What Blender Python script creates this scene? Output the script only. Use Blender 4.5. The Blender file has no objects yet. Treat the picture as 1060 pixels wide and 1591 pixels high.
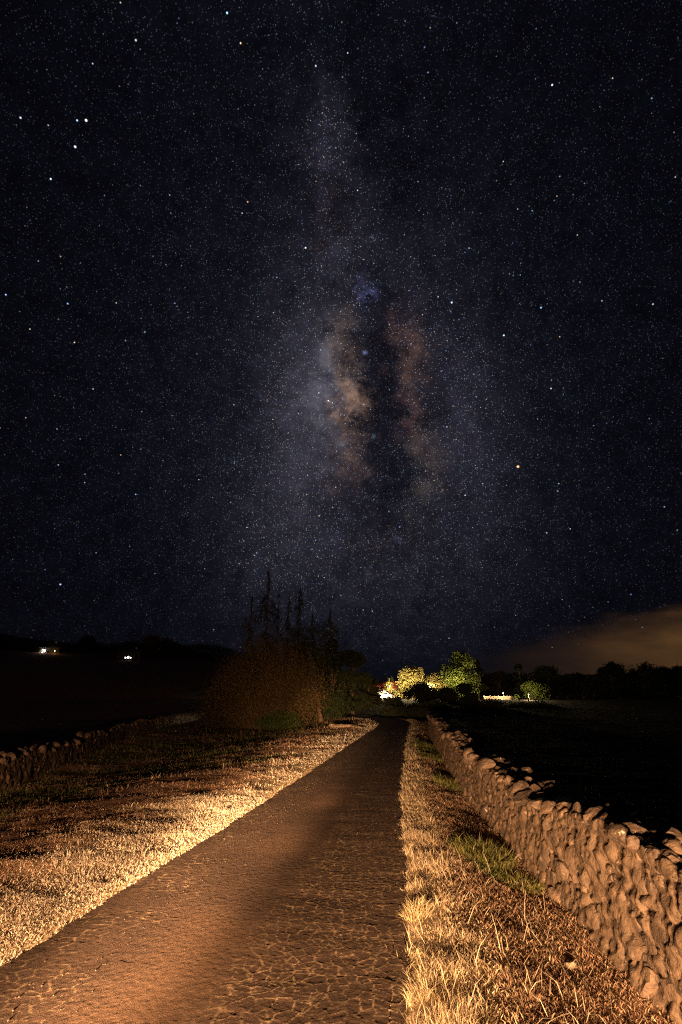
import bpy, math, random
import numpy as np
from mathutils import Vector, Matrix, Euler
random.seed(7)
RNG = np.random.default_rng(7)
sc = bpy.context.scene
COL = sc.collection

# ------------------------------------------------------------------ camera
F, CX, CY = 770.0, 530.0, 795.5
PITCH = math.atan(289.5 / F)
cam = bpy.data.cameras.new('camera'); camo = bpy.data.objects.new('camera', cam); COL.objects.link(camo)
camo.location = (0, 0, 1.7); camo.rotation_euler = (math.pi / 2 + PITCH, 0, 0)
cam.sensor_fit = 'VERTICAL'; cam.sensor_height = 36; cam.lens = F / 1591 * 36
cam.clip_start = 0.05; cam.clip_end = 5000
sc.camera = camo
sc.render.resolution_x, sc.render.resolution_y = 682, 1024
sc.view_settings.view_transform = 'Standard'; sc.view_settings.look = 'None'
sc.view_settings.exposure = 0; sc.view_settings.gamma = 1
sc.render.engine = 'CYCLES'
sc.cycles.use_denoising = False
sc.cycles.max_bounces = 4; sc.cycles.diffuse_bounces = 2; sc.cycles.transmission_bounces = 2
sc.cycles.sample_clamp_indirect = 2.0
sc.cycles.use_light_tree = True
sc.cycles.pixel_filter_type = 'BLACKMAN_HARRIS'; sc.cycles.filter_width = 1.25

# ------------------------------------------------------------------ night sky (world)
W = bpy.data.worlds.new('World'); sc.world = W; W.use_nodes = True
nt = W.node_tree; nt.nodes.clear(); LK = nt.links.new
def N(t, tree=None, **kw):
    n = (tree or nt).nodes.new(t)
    for k, v in kw.items(): setattr(n, k, v)
    return n
def put(sock, v, tree=None):
    if isinstance(v, bpy.types.NodeSocket): (tree or nt).links.new(v, sock)
    elif v is not None: sock.default_value = v
def M(op, a, b=None, c=None, tree=None, clamp=False):
    n = N('ShaderNodeMath', tree, operation=op); n.use_clamp = clamp
    put(n.inputs[0], a, tree); put(n.inputs[1], b, tree)
    if c is not None: put(n.inputs[2], c, tree)
    return n.outputs[0]
def VM(op, a, b=None, c=None, tree=None):
    n = N('ShaderNodeVectorMath', tree, operation=op)
    put(n.inputs[0], a, tree); put(n.inputs[1], b, tree)
    if c is not None: put(n.inputs[2], c, tree)
    return n.outputs['Value'] if op in ('DOT_PRODUCT', 'LENGTH', 'DISTANCE') else n.outputs[0]
def MR(v, a, b, c, d, kind='SMOOTHSTEP', tree=None):
    n = N('ShaderNodeMapRange', tree); n.interpolation_type = kind
    put(n.inputs['Value'], v, tree)
    for s, x in zip(('From Min', 'From Max', 'To Min', 'To Max'), (a, b, c, d)): put(n.inputs[s], x, tree)
    return n.outputs[0]
def sky_dir(px, py):                        # a direction on the sky, infinitely far away
    cp, sp = math.cos(PITCH), math.sin(PITCH); x = px - CX; y = CY - py
    return Vector((x, F * cp - y * sp, y * cp + F * sp)).normalized()
def noise(vec, scale, detail=4, rough=.55, tree=None, col=False, dist=0):
    n = N('ShaderNodeTexNoise', tree); put(n.inputs['Vector'], vec, tree)
    n.inputs['Scale'].default_value = scale; n.inputs['Detail'].default_value = detail
    n.inputs['Roughness'].default_value = rough; n.inputs['Distortion'].default_value = dist
    return n.outputs['Color'] if col else n.outputs['Fac']

D = N('ShaderNodeTexCoord').outputs['Generated']
DN = VM('NORMALIZE', D)
wn = VM('SUBTRACT', noise(DN, 7, 5, .62, col=True), (.5, .5, .5))
DW = VM('MULTIPLY_ADD', wn, (.10, .10, .10), DN)               # ragged edges
wn2 = VM('SUBTRACT', noise(DN, 14, 7, .74, col=True), (.5, .5, .5))
DF = VM('MULTIPLY_ADD', wn2, (.20, .20, .20), DN)
PXR = 1 / F
def blob(px, py, sx, sy, rot=0, src=None):
    """soft elliptical patch of sky round a direction; sx, sy in picture pixels near the centre of view"""
    c = sky_dir(px, py)
    # scale for off-axis directions
    r2 = ((px - CX) ** 2 + (py - CY) ** 2) / F ** 2; k = 1 / (1 + r2) ** .75
    right = c.cross(Vector((0, 0, 1))).normalized(); up = right.cross(c)
    if rot:
        R_ = Matrix.Rotation(math.radians(rot), 3, c); right = R_ @ right; up = R_ @ up
    e = Matrix((right, up, -c)).transposed().to_euler()
    m = N('ShaderNodeMapping', vector_type='TEXTURE'); LK(src or DW, m.inputs[0])
    m.inputs['Location'].default_value = c; m.inputs['Rotation'].default_value = e
    m.inputs['Scale'].default_value = (sx * PXR * k, sy * PXR * k, .35)
    return M('POWER', .36788, VM('DOT_PRODUCT', m.outputs[0], m.outputs[0]))
def addc(acc, val, col):
    cc = N('ShaderNodeCombineXYZ')
    v = VM('SCALE', col); v.node.inputs['Scale'].default_value = 1
    LK(val, v.node.inputs['Scale'])
    return VM('ADD', acc, v)

sep = N('ShaderNodeSeparateXYZ'); LK(DN, sep.inputs[0])
EL = M('ARCSINE', sep.outputs['Z'])
AZ = M('ARCTAN2', sep.outputs['X'], sep.outputs['Y'])
# band great circle
pb, ptp = sky_dir(615, 1000), sky_dir(505, 150)
NB = pb.cross(ptp).normalized()
blat = VM('DOT_PRODUCT', DW, tuple(NB))
band = M('POWER', .36788, M('POWER', M('DIVIDE', M('ABSOLUTE', blat), .22), 2.0))
core = blob(555, 690, 300, 330)
acc = VM('MULTIPLY', (.0017, .0018, .0034), (1, 1, 1))
acc = addc(acc, band, (.0018, .0017, .0030))
acc = addc(acc, core, (.0058, .0058, .0108))
acc = addc(acc, blob(475, 640, 62, 150), (.0300, .0280, .0360))
acc = addc(acc, blob(440, 830, 95, 110), (.0100, .0094, .0125))
acc = addc(acc, blob(722, 650, 60, 150), (.0135, .0125, .0185))
acc = addc(acc, blob(640, 420, 70, 70), (.0045, .0045, .0060))
acc = addc(acc, blob(510, 235, 40, 70, src=DF), (.0150, .0140, .0205))
acc = addc(acc, blob(540, 390, 50, 80, src=DF), (.0150, .0138, .0200))
acc = addc(acc, blob(580, 900, 90, 60), (.0085, .0080, .0090))
acc = addc(acc, blob(720, 860, 110, 90), (.0030, .0030, .0042))
# dark lane between the two arms
lane = blob(592, 590, 30, 175, src=DF)
lane2 = blob(520, 325, 26, 40, src=DF)
lane3 = blob(668, 632, 30, 24, src=DF)
lane4 = blob(560, 800, 40, 50, src=DF)
fil = MR(noise(VM('MULTIPLY', DF, (1, 1, .6)), 13, 8, .72), .47, .64, 0, 1)
filb = M('MULTIPLY', fil, blob(575, 600, 130, 620))
lanes = M('SUBTRACT', 1, M('MULTIPLY', lane, .44), clamp=True)
for L, k in ((lane2, .6), (lane3, .6), (lane4, .12), (filb, .62)):
    lanes = M('MULTIPLY', lanes, M('SUBTRACT', 1, M('MULTIPLY', L, k), clamp=True))
acc2 = VM('SCALE', acc); LK(lanes, acc2.node.inputs['Scale']); acc = acc2
mot2 = MR(noise(DN, 26, 8, .78), .30, .70, .62, 1.40); acc3 = VM('SCALE', acc); LK(mot2, acc3.node.inputs['Scale']); acc = acc3
# warm star clouds
mott = MR(noise(DN, 30, 8, .78), .33, .68, .25, 1.75)
warm = None
for px, py, sx, sy, rot, c in ((543, 610, 17, 36, 0, (.165, .098, .064)), (530, 540, 22, 48, 6, (.050, .032, .022)),
                               (540, 690, 24, 50, 0, (.062, .036, .025)), (505, 590, 26, 62, 0, (.050, .048, .058)),
                               (640, 560, 24, 48, 0, (.050, .027, .017)), (632, 640, 20, 34, 0, (.040, .018, .014)),
                               (662, 690, 22, 40, 0, (.032, .021, .015)), (655, 760, 24, 44, 0, (.021, .017, .012)),
                               (622, 520, 26, 50, 0, (.008, .003, .003)), (505, 350, 26, 40, 0, (.006, .003, .002)),
                               (600, 840, 60, 26, 0, (.005, .003, .002))):
    g = M('MULTIPLY', blob(px, py, sx, sy, rot, src=DF), mott)
    acc = addc(acc, g, c)
acc = addc(acc, blob(566, 455, 9, 13, src=DF), (.030, .031, .085))
acc = addc(acc, blob(567, 548, 2.6, 2.2, src=DN), (.12, .17, .36))
acc = addc(acc, blob(532, 690, 6, 5, src=DN), (.035, .05, .075))
acc = addc(acc, blob(581, 678, 2.4, 3, src=DN), (.04, .07, .11))
acc = addc(acc, blob(621, 850, 7, 9, src=DF), (.02, .025, .045))

# stars
dens = VM('LENGTH', acc)
def stars(scale, r, power, gain, offs, thr=None):
    v = N('ShaderNodeTexVoronoi'); v.feature = 'F1'; v.distance = 'EUCLIDEAN'
    LK(VM('ADD', DN, offs), v.inputs['Vector']); v.inputs['Scale'].default_value = scale
    sp = N('ShaderNodeSeparateColor'); LK(v.outputs['Color'], sp.inputs[0])
    disc = MR(v.outputs['Distance'], r * scale * .25, r * scale, 1, 0)
    b = M('POWER', sp.outputs[0], power)
    b = M('MULTIPLY', M('MULTIPLY', disc, b), gain)
    tint = N('ShaderNodeValToRGB'); e = tint.color_ramp.elements
    e[0].color = (.25, .50, 1, 1); e[0].position = 0
    e[1].color = (1, .62, .38, 1); e[1].position = 1
    a = tint.color_ramp.elements.new(.55); a.color = (.72, .83, 1, 1)
    a = tint.color_ramp.elements.new(.78); a.color = (1, .93, .82, 1)
    LK(sp.outputs[1], tint.inputs[0])
    out = VM('SCALE', tint.outputs[0]); LK(b, out.node.inputs['Scale'])
    return out
hz = MR(EL, .0, .30, .35, 1.0)                                   # stars thin out towards the horizon
dmod = MR(dens, .003, .036, .13, 1.6, 'LINEAR')
s1 = VM('ADD', stars(230, .00085, 1.6, .55, (3.1, 1.7, .3)), stars(310, .00080, 1.4, .38, (8.1, 2.7, 1.3)))
s2 = stars(120, .00105, 4.0, 1.0, (.7, 5.2, 2.2))
fld = VM('ADD', s1, s2); fs = VM('SCALE', fld); LK(M('MULTIPLY', dmod, hz), fs.node.inputs['Scale'])
s3 = stars(56, .0013, 2.6, 1.7, (1.9, .4, 4.4)); s4 = stars(24, .0017, 2.5, 2.6, (6.9, 2.4, .4))
fb = VM('ADD', s3, s4); fbs = VM('SCALE', fb); LK(hz, fbs.node.inputs['Scale'])
st = VM('ADD', fs, fbs)
for px, py, r, c in ((805, 725, 2.0, (2.4, 1.15, .45)), (134, 187, 1.9, (2.4, 2.1, 1.8)), (120, 187, 1.4, (.9, 1.3, 2)), (117, 228, 1.8, (1.5, 1.8, 2.2)),
                     (79, 278, 1.4, (1.2, 1.6, 2)), (353, 20, 1.6, (.8, 1.6, 2.2)), (374, 67, 1.3, (2, 1.2, .7)), (858, 132, 1.4, (1.4, 1.5, 1.7)),
                     (475, 385, 1.3, (1.3, 1.4, 1.6)), (702, 470, 1.4, (1.2, 1.5, 2)), (783, 521, 1.3, (1.2, 1.5, 2)), (94, 908, 1.3, (1.1, .9, 1.7))):
    m_ = VM('DISTANCE', DN, tuple(sky_dir(px, py))); k = 1 / (1 + ((px - CX) ** 2 + (py - CY) ** 2) / F ** 2) ** .6
    st = addc(st, MR(m_, .3 * r * PXR * k, 1.25 * r * PXR * k, 1, 0), c)
# low cloud bank lit by a far town
AZd = M('MULTIPLY', AZ, 57.2958); ELd = M('MULTIPLY', EL, 57.2958)
cn = M('SUBTRACT', noise(VM('MULTIPLY', DN, (1, 1, 3.4)), 6.5, 7, .62), .5)
edge = MR(AZd, 10, 28, 3.4, 7.2); edge = M('ADD', edge, MR(AZd, 60, 120, 0, -4))
edge = M('ADD', edge, M('MULTIPLY', cn, 5.0))
cm = MR(M('SUBTRACT', edge, ELd), -1.0, 2.4, 0, 1)
cm = M('MULTIPLY', cm, MR(AZd, 8, 18, 0, 1)); cm = M('MULTIPLY', cm, MR(AZd, 110, 150, 1, 0))
town = M('MULTIPLY', MR(AZd, 17, 40, .05, 1), MR(AZd, 60, 100, 1, 0))
tex = MR(noise(VM('MULTIPLY', DN, (1, 1, 3.5)), 9, 5, .55), .3, .75, .55, 1.15)
town = M('MULTIPLY', town, tex)
town = M('MULTIPLY', town, MR(ELd, 2.0, 9.5, .80, 1.25))
glow = VM('SCALE', (.100, .046, .012)); LK(town, glow.node.inputs['Scale'])
glow = VM('ADD', glow, (.0050, .0042, .0056))
lowd = MR(ELd, .5, 6.5, 1, 0)                                    # dim bluish murk close to the horizon
murk = M('SUBTRACT', 1, M('MULTIPLY', lowd, .80))
allsky = VM('ADD', acc, st); a3 = VM('SCALE', allsky); LK(murk, a3.node.inputs['Scale'])
a3 = addc(a3, lowd, (.0020, .0021, .0040))
mx = N('ShaderNodeMix', data_type='RGBA'); LK(cm, mx.inputs[0]); LK(a3, mx.inputs[6]); LK(glow, mx.inputs[7])
bg = N('ShaderNodeBackground'); LK(mx.outputs[2], bg.inputs[0]); bg.inputs[1].default_value = 1.0
wo = N('ShaderNodeOutputWorld'); LK(bg.outputs[0], wo.inputs[0])
W.cycles.sampling_method = 'MANUAL'; W.cycles.sample_map_resolution = 256

# ------------------------------------------------------------------ headlamps of the vehicle standing behind the camera, and added spill spots
def spot(x, y, z, az, el, ang, power, blend=1.0, col=(1, .56, .27), r=.05):
    l = bpy.data.lights.new('headlamp_or_spill', 'SPOT'); l.energy = power; l.spot_size = math.radians(ang); l.spot_blend = blend
    l.color = col; l.shadow_soft_size = r
    o = bpy.data.objects.new('headlamp_or_spill', l); COL.objects.link(o); o.location = (x, y, z)
    d = Vector((math.sin(math.radians(az)) * math.cos(math.radians(el)), math.cos(math.radians(az)) * math.cos(math.radians(el)), math.sin(math.radians(el))))
    o.rotation_euler = d.to_track_quat('-Z', 'Y').to_euler()
    return o
spot(-1.9, -4.2, .78, 11.5, -5.0, 46, 12500)
spot(-0.7, -4.4, .78, 12, -5.0, 50, 12000)
spot(-1.9, -4.2, .78, 0, -5.0, 22, 13000)
spot(-1.9, -4.2, .78, 2.6, -1.4, 12, 90000)
spot(-1.3, -4.3, .78, -4, -2.0, 120, 4800)  # wide dim spill, added to bring up the left wall
spot(-2.1, -4.3, .78, -22, -1.0, 50, 11000, col=(1, .50, .24))  # extra side spot, added to brighten the left wall and field

# ------------------------------------------------------------------ numpy helpers
def hash2(ix, iy, seed):
    h = (ix.astype(np.int64) * 374761393 + iy.astype(np.int64) * 668265263 + seed * 1442695041) & 0xffffffff
    h = ((h ^ (h >> 13)) * 1274126177) & 0xffffffff
    return ((h ^ (h >> 16)) & 0xffffff) / float(0xffffff)
def vn(x, y, f, seed=0):
    x = x * f; y = y * f; ix = np.floor(x); iy = np.floor(y); fx = x - ix; fy = y - iy
    ux = fx * fx * (3 - 2 * fx); uy = fy * fy * (3 - 2 * fy)
    a = hash2(ix, iy, seed); b = hash2(ix + 1, iy, seed); c = hash2(ix, iy + 1, seed); d = hash2(ix + 1, iy + 1, seed)
    return (a * (1 - ux) + b * ux) * (1 - uy) + (c * (1 - ux) + d * ux) * uy - .5
def fbm(x, y, f, o=4, seed=0, g=.5):
    r = 0; a = 1
    for i in range(o): r = r + a * vn(x + 13.7 * i, y - 7.1 * i, f * 2 ** i, seed + i); a *= g
    return r
def worley(x, y, seed=0):
    ix = np.floor(x); iy = np.floor(y); f1 = np.full(x.shape, 9.); f2 = np.full(x.shape, 9.)
    for dx in (-1, 0, 1):
        for dy in (-1, 0, 1):
            cx = ix + dx; cy = iy + dy
            d = np.hypot(cx + .1 + .8 * hash2(cx, cy, seed) - x, cy + .1 + .8 * hash2(cx, cy, seed + 9) - y)
            f2 = np.minimum(f2, np.maximum(f1, d)); f1 = np.minimum(f1, d)
    return f1, f2
def sstep(x, a, b): t = np.clip((x - a) / (b - a), 0, 1); return t * t * (3 - 2 * t)
def fast_mesh(name, V, T, mat=None, smooth=False, col=None, quads=False, attrs=None):
    me = bpy.data.meshes.new(name); k = 4 if quads else 3
    V = np.asarray(V, np.float32); T = np.asarray(T, np.int32)
    me.vertices.add(len(V)); me.vertices.foreach_set('co', V.ravel())
    me.loops.add(T.size); me.loops.foreach_set('vertex_index', T.ravel())
    me.polygons.add(len(T)); me.polygons.foreach_set('loop_start', np.arange(0, T.size, k, dtype=np.int32))
    if smooth: me.polygons.foreach_set('use_smooth', np.ones(len(T), bool))
    me.update(calc_edges=True)
    if col is not None:
        a = me.attributes.new('col', 'FLOAT_COLOR', 'POINT')
        c4 = np.ones((len(V), 4), np.float32); c4[:, :3] = col; a.data.foreach_set('color', c4.ravel())
    for n_, v_ in (attrs or {}).items():
        a = me.attributes.new(n_, 'FLOAT', 'POINT'); a.data.foreach_set('value', np.asarray(v_, np.float32))
    if mat: me.materials.append(mat)
    return me
def grid_faces(nu, nv):
    i = np.arange((nu - 1) * (nv - 1)); r = i // (nv - 1); c = i % (nv - 1); a = r * nv + c
    return np.stack([a, a + nv, a + nv + 1, a + 1], 1)
def obj(name, me, parent=None, label=None, cat=None, group=None, kind=None, loc=None):
    o = bpy.data.objects.new(name, me); COL.objects.link(o)
    if parent is not None: o.parent = parent
    if loc is not None: o.location = loc
    if label: o['label'] = label
    if cat: o['category'] = cat
    if group: o['group'] = group
    if kind: o['kind'] = kind
    return o

# ------------------------------------------------------------------ materials
def mat(name, color, rough=.9, cn_=None, bump=None, trans=0, spec=.3, attr=False, emit=None):
    """cn_ = (scale, dark, light) noise colour variation; bump = list of (scale, strength, distance)"""
    m = bpy.data.materials.new(name); m.use_nodes = True; t = m.node_tree; b = t.nodes['Principled BSDF']
    b.inputs['Roughness'].default_value = rough; b.inputs['Specular IOR Level'].default_value = spec
    co = t.nodes.new('ShaderNodeTexCoord').outputs['Object']
    if attr:
        a = t.nodes.new('ShaderNodeAttribute'); a.attribute_name = 'col'; src = a.outputs['Color']
    else: src = None
    if cn_:
        f = noise(co, cn_[0], 6, .65, tree=t)
        r = t.nodes.new('ShaderNodeValToRGB'); r.color_ramp.elements[0].position = .32; r.color_ramp.elements[1].position = .68
        r.color_ramp.elements[0].color = (*cn_[1], 1); r.color_ramp.elements[1].color = (*cn_[2], 1); t.links.new(f, r.inputs[0])
        if src is None: src = r.outputs[0]
        else: src = VM('MULTIPLY', src, r.outputs[0], tree=t)
    if src is not None: t.links.new(src, b.inputs['Base Color'])
    else: b.inputs['Base Color'].default_value = (*color, 1)
    nrm = None
    for s, st_, ds in (bump or []):
        bn = t.nodes.new('ShaderNodeBump'); bn.inputs['Strength'].default_value = st_; bn.inputs['Distance'].default_value = ds
        t.links.new(noise(co, s, 5, .6, tree=t), bn.inputs['Height'])
        if nrm is not None: t.links.new(nrm, bn.inputs['Normal'])
        nrm = bn.outputs[0]
    if nrm is not None: t.links.new(nrm, b.inputs['Normal'])
    if emit:
        b.inputs['Emission Color'].default_value = (*emit[0], 1); b.inputs['Emission Strength'].default_value = emit[1]
    if trans:
        tr = t.nodes.new('ShaderNodeBsdfTranslucent'); mxs = t.nodes.new('ShaderNodeMixShader'); mxs.inputs[0].default_value = trans
        if src is not None: t.links.new(src, tr.inputs[0])
        else: tr.inputs[0].default_value = (*color, 1)
        t.links.new(b.outputs[0], mxs.inputs[1]); t.links.new(tr.outputs[0], mxs.inputs[2])
        t.links.new(mxs.outputs[0], t.nodes['Material Output'].inputs[0])
    return m
M_grass = mat('grass_blades', None, .75, attr=True, trans=.25, spec=.2)
M_leaf = mat('leaves', None, .6, attr=True, trans=.25, spec=.25)
M_bark = mat('bark', (.12, .085, .06), .95, cn_=(9, (.06, .045, .03), (.20, .14, .10)), bump=[(14, .6, .03)])
M_twig = mat('twigs', None, .9, attr=True)

# ------------------------------------------------------------------ terrain
_LY = np.array([-12, 0, 4.24, 5.41, 8.11, 13.6, 25.5, 34, 38, 43, 48, 54, 62, 75, 100.])
_LX = np.array([-4.3, -2.95, -2.30, -2.09, -1.63, -.79, .95, 2.25, 2.72, 2.7, 1.9, 0.2, -3, -10, -24.])
_RY = np.array([-12, 0, 3.59, 5.38, 10.3, 16.4, 25, 34, 40, 44, 49, 55, 62, 75, 100.])
_RX = np.array([-1.6, -.05, .39, .60, 1.10, 1.90, 3.05, 4.40, 5.25, 5.35, 4.9, 3.6, 1.2, -5.5, -19.])
def smooth_tab(Y, X):
    g = np.arange(-12, 100, .25); x = np.interp(g, Y, X); k = np.hanning(17); k /= k.sum()
    xp = np.pad(x, 8, mode='reflect', reflect_type='odd'); return g, np.convolve(xp, k, 'valid')
_gl = smooth_tab(_LY, _LX); _gr = smooth_tab(_RY, _RX)
def xL(y): return np.interp(y, *_gl)
def xR(y): return np.interp(y, *_gr)
_gw = smooth_tab(np.array([-12, 0, 3.8, 6.3, 10.3, 14.9, 27.8, 40, 46, 60, 100.]), np.array([1.9, 1.9, 1.92, 2.03, 2.30, 2.80, 4.42, 6.5, 7.6, 10.5, 20.]))
def xW(y): return np.interp(y, *_gw)
def big(x, y):
    z = 1.5 * sstep(y, 55, 105)
    r = np.hypot(x, y); a = np.degrees(np.arctan2(x, y))
    z = z + sstep(a, 2, -16) * (.16 * np.clip(r - 110, 0, 100)) * (y > 0)
    dl = np.clip(xL(y) - x, 0, None)
    z = z - .55 * sstep(dl, 1.5, 8.5) * sstep(-y, -95, -60)
    return z
def road_profile(x, y):
    c = (x - xL(y)) / (xR(y) - xL(y)) * 2 - 1
    return c, .035 * (1 - c * c) + .0
def terrain(x, y):
    z = big(x, y)
    l = xL(y); r = xR(y); dl = l - x; dr = x - r
    out = np.maximum(dl, dr)
    near = sstep(-y, -75, -45)
    # rough turf, swells drawn out across the slope
    und = .058 * fbm(x * .42, y * 1.0, .55, 4, 3) + .035 * fbm(x * .7, y, 2.2, 3, 11)
    z = z + und * sstep(out, .15, 1.6) * (.25 + .75 * near)
    z = z + .03 * sstep(out, .0, .12) * near - .07 * sstep(-out, -.02, .10)
    # right verge: a low hump along the tarmac, falling to the wall foot
    vr = np.clip(dr, 0, 3)
    z = z + (.035 * np.exp(-((vr - .35) / .3) ** 2) - .10 * sstep(vr, .55, 1.35)) * (dr > 0) * near
    return z
def axis(parts):
    out = []
    for a, b, s in parts: out.append(np.arange(a, b, s))
    out.append([parts[-1][1]]); return np.concatenate(out)
gx = axis([(-900, -200, 40), (-200, -60, 6), (-60, -16, 1.2), (-16, -6, .25), (-6, 4, .08), (4, 8, .25), (8, 30, 1.2), (30, 200, 8), (200, 900, 50)])
gy = axis([(-60, -8, 4), (-8, 3, .5), (3, 14, .08), (14, 30, .2), (30, 60, .5), (60, 120, 2), (120, 300, 8), (300, 1200, 50)])
GX, GY = np.meshgrid(gx, gy, indexing='ij')
GZ = terrain(GX, GY)
M_ground = bpy.data.materials.new('dry_turf'); M_ground.use_nodes = True
t = M_ground.node_tree; b = t.nodes['Principled BSDF']; co = t.nodes.new('ShaderNodeTexCoord').outputs['Object']
b.inputs['Roughness'].default_value = 1; b.inputs['Specular IOR Level'].default_value = .1
at = t.nodes.new('ShaderNodeAttribute'); at.attribute_name = 'col'
f = noise(co, 30, 6, .7, tree=t); vv = VM('SCALE', at.outputs['Color'], tree=t); t.links.new(MR(f, .3, .7, .45, 1.35, tree=t), vv.node.inputs['Scale'])
t.links.new(vv, b.inputs['Base Color'])
bn = t.nodes.new('ShaderNodeBump'); bn.inputs['Strength'].default_value = .8; bn.inputs['Distance'].default_value = .05
t.links.new(noise(co, 22, 6, .7, tree=t), bn.inputs['Height']); t.links.new(bn.outputs[0], b.inputs['Normal'])
STRAW = np.array([.58, .43, .26]); PALE = np.array([.82, .68, .47]); RUST = np.array([.30, .175, .115]); GREEN = np.array([.10, .125, .035]); DKGREEN = np.array([.045, .06, .02])
def turf_tone(x, y):
    """green/rust/straw weights of the turf at a place"""
    dl = xL(y) - x; dr = x - xR(y)
    n1 = fbm(x * .6, y, .35, 4, 41); n2 = fbm(x * .5, y, .9, 3, 77)
    gl = sstep(dl + 2.2 * n1, 2.6, 5.0) * sstep(n2, -.22, .12) * .9
    gl = np.maximum(gl, .75 * sstep(n1, .24, .42) * sstep(dl, .8, 2))
    rl = sstep(dl + 1.4 * n2, .45, 1.9)  # dry reddish grass; its spread also paints the beam's fade to the left
    gr = 0
    for cx, cy, rx, ry in ((1.62, 6.55, .26, .75), (2.25, 11.9, .34, .8), (3.0, 19.0, .45, 3.2)):
        gr = np.maximum(gr, sstep(-(((x - cx) / rx) ** 2 + ((y - cy) / ry) ** 2) + .5 * n2, -1.3, -.4))
    rr = sstep(dr + .35 * n2, .22, .70)
    left = dl > -1.2
    g = np.where(left, gl, gr); r = np.where(left, rl, rr)
    return g, r
g_, r_ = turf_tone(GX, GY)
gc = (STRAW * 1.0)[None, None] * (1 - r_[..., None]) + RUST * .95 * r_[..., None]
gc = gc * (1 - g_[..., None]) + DKGREEN * g_[..., None]
fld_ = (sstep(xL(GY) - GX, 9, 12) * (GY > 0))[..., None]
gc = gc * (1 - fld_) + np.array([.16, .075, .05]) * fld_
shade_mask = np.maximum(sstep(GX - xW(GY), .3, 1.5), sstep(GY, 44, 50) * (GX > -4))[..., None]  # shade behind the wall and past the bend, painted as near-black ground
gc = gc * (1 - shade_mask) + np.array([.012, .012, .007]) * shade_mask
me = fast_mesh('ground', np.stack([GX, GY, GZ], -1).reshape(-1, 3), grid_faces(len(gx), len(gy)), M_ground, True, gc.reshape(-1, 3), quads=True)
obj('ground', me, kind='structure', label='dry turf and fields on both sides of the lane')

# distant hill behind the left houses
hx = np.linspace(-1100, 60, 90); hy = np.linspace(330, 1000, 50); HX, HY = np.meshgrid(hx, hy, indexing='ij')
HZ = -6 + 108 * np.exp(-(((HX + 620) / 300) ** 2) - ((HY - 640) / 190) ** 2) + 36 * np.exp(-(((HX + 250) / 170) ** 2) - ((HY - 620) / 190) ** 2) + 5 * fbm(HX, HY, .012, 4, 5)
M_hill = mat('hill_scrub', (.03, .03, .02), 1, cn_=(.03, (.018, .02, .012), (.035, .032, .02)))
obj('hills', fast_mesh('hills', np.stack([HX, HY, HZ], -1).reshape(-1, 3), grid_faces(90, 50), M_hill, True, quads=True), kind='structure', label='dark hill rising behind the farmhouses')

# ------------------------------------------------------------------ road
ry = axis([(-12, 1.0, .4), (1.0, 2.6, .03), (2.6, 6.6, .009), (6.6, 12, .018), (12, 22, .05), (22, 100, .4)])
nc = 320
RC, RY = np.meshgrid(np.linspace(-1.0, 1.0, nc), ry, indexing='ij')
jag = .13 * fbm(RY * 0 + RC * 0, RY, 3.1, 3, 8) * (np.abs(RC) > .92)
RX = xL(RY) + (RC + 1) / 2 * (xR(RY) - xL(RY)) + np.sign(RC) * jag * .8
wx = RX + .06 * fbm(RX, RY, 5, 3, 21); wy = RY + .06 * fbm(RX, RY, 5, 3, 22)
f1, f2 = worley(wx * 10.5, wy * 9.5, 5); e1 = f2 - f1
f1b, f2b = worley(wx * 5.5, wy * 13, 15); e2 = f2b - f1b
brk = sstep(fbm(RX, RY, 2.4, 3, 31), -.34, .05)
mR = sstep(RC + .12 * fbm(RX, RY, 1.3, 3, 60), .10, .34); mL = sstep(-RC + .25 * fbm(RX, RY, 1.1, 3, 61), .30, .62)
wd = .045
thin = .35 + .65 * sstep(fbm(RX, RY, 9, 2, 99), -.3, .25)
crk = np.maximum(mR * thin * (.75 + .25 * brk) * (1 - sstep(e1, wd * .5, wd * 1.5)), mL * brk * thin * .8 * (1 - sstep(e2, .015, .07)))
crk = np.maximum(crk, mR * .55 * brk * (1 - sstep(e2, .03, .075)))
lip = np.maximum(mR * (.75 + .25 * brk) * np.exp(-((e1 - .0) / .06) ** 2), .5 * mL * brk * np.exp(-((e2 - .0) / .05) ** 2))
cell = hash2(np.floor(f1 * 0 + wx * 8.2), np.floor(wy * 7.0), 3) * 0
rip = .0032 * fbm(RX * .25, RY, 2.6, 3, 70) * (.15 + mR) + .0035 * fbm(RX * .35, RY, 7, 2, 71) * (mR * .9 + .05)
rut = -.006 * np.exp(-((RC - .55) / .28) ** 2) - .010 * np.exp(-((RC + .55) / .28) ** 2)
hump = .015 * sstep(fbm(RX * .8 - RY * .1, RY, .45, 3, 93), -.2, .3) * np.exp(-((RC + .05) / .3) ** 2)
fine = .0016 * fbm(RX, RY, 30, 3, 91, .8)
RZ = big(RX, RY) + .030 * (1 - RC ** 2) + rip + rut + hump + fine - .0004 * crk + .0019 * lip + .004
M_road = bpy.data.materials.new('cracked_tarmac'); M_road.use_nodes = True
t = M_road.node_tree; b = t.nodes['Principled BSDF']; co = t.nodes.new('ShaderNodeTexCoord').outputs['Object']
b.inputs['Roughness'].default_value = .92; b.inputs['Specular IOR Level'].default_value = .25
ac = t.nodes.new('ShaderNodeAttribute'); ac.attribute_name = 'crack'; ad = t.nodes.new('ShaderNodeAttribute'); ad.attribute_name = 'dust_and_light'
r = t.nodes.new('ShaderNodeValToRGB'); r.color_ramp.elements[0].color = (.050, .033, .025, 1); r.color_ramp.elements[1].color = (.145, .092, .066, 1)
r.color_ramp.elements[0].position = .3; r.color_ramp.elements[1].position = .72
t.links.new(noise(co, 90, 6, .75, tree=t), r.inputs[0])
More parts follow.
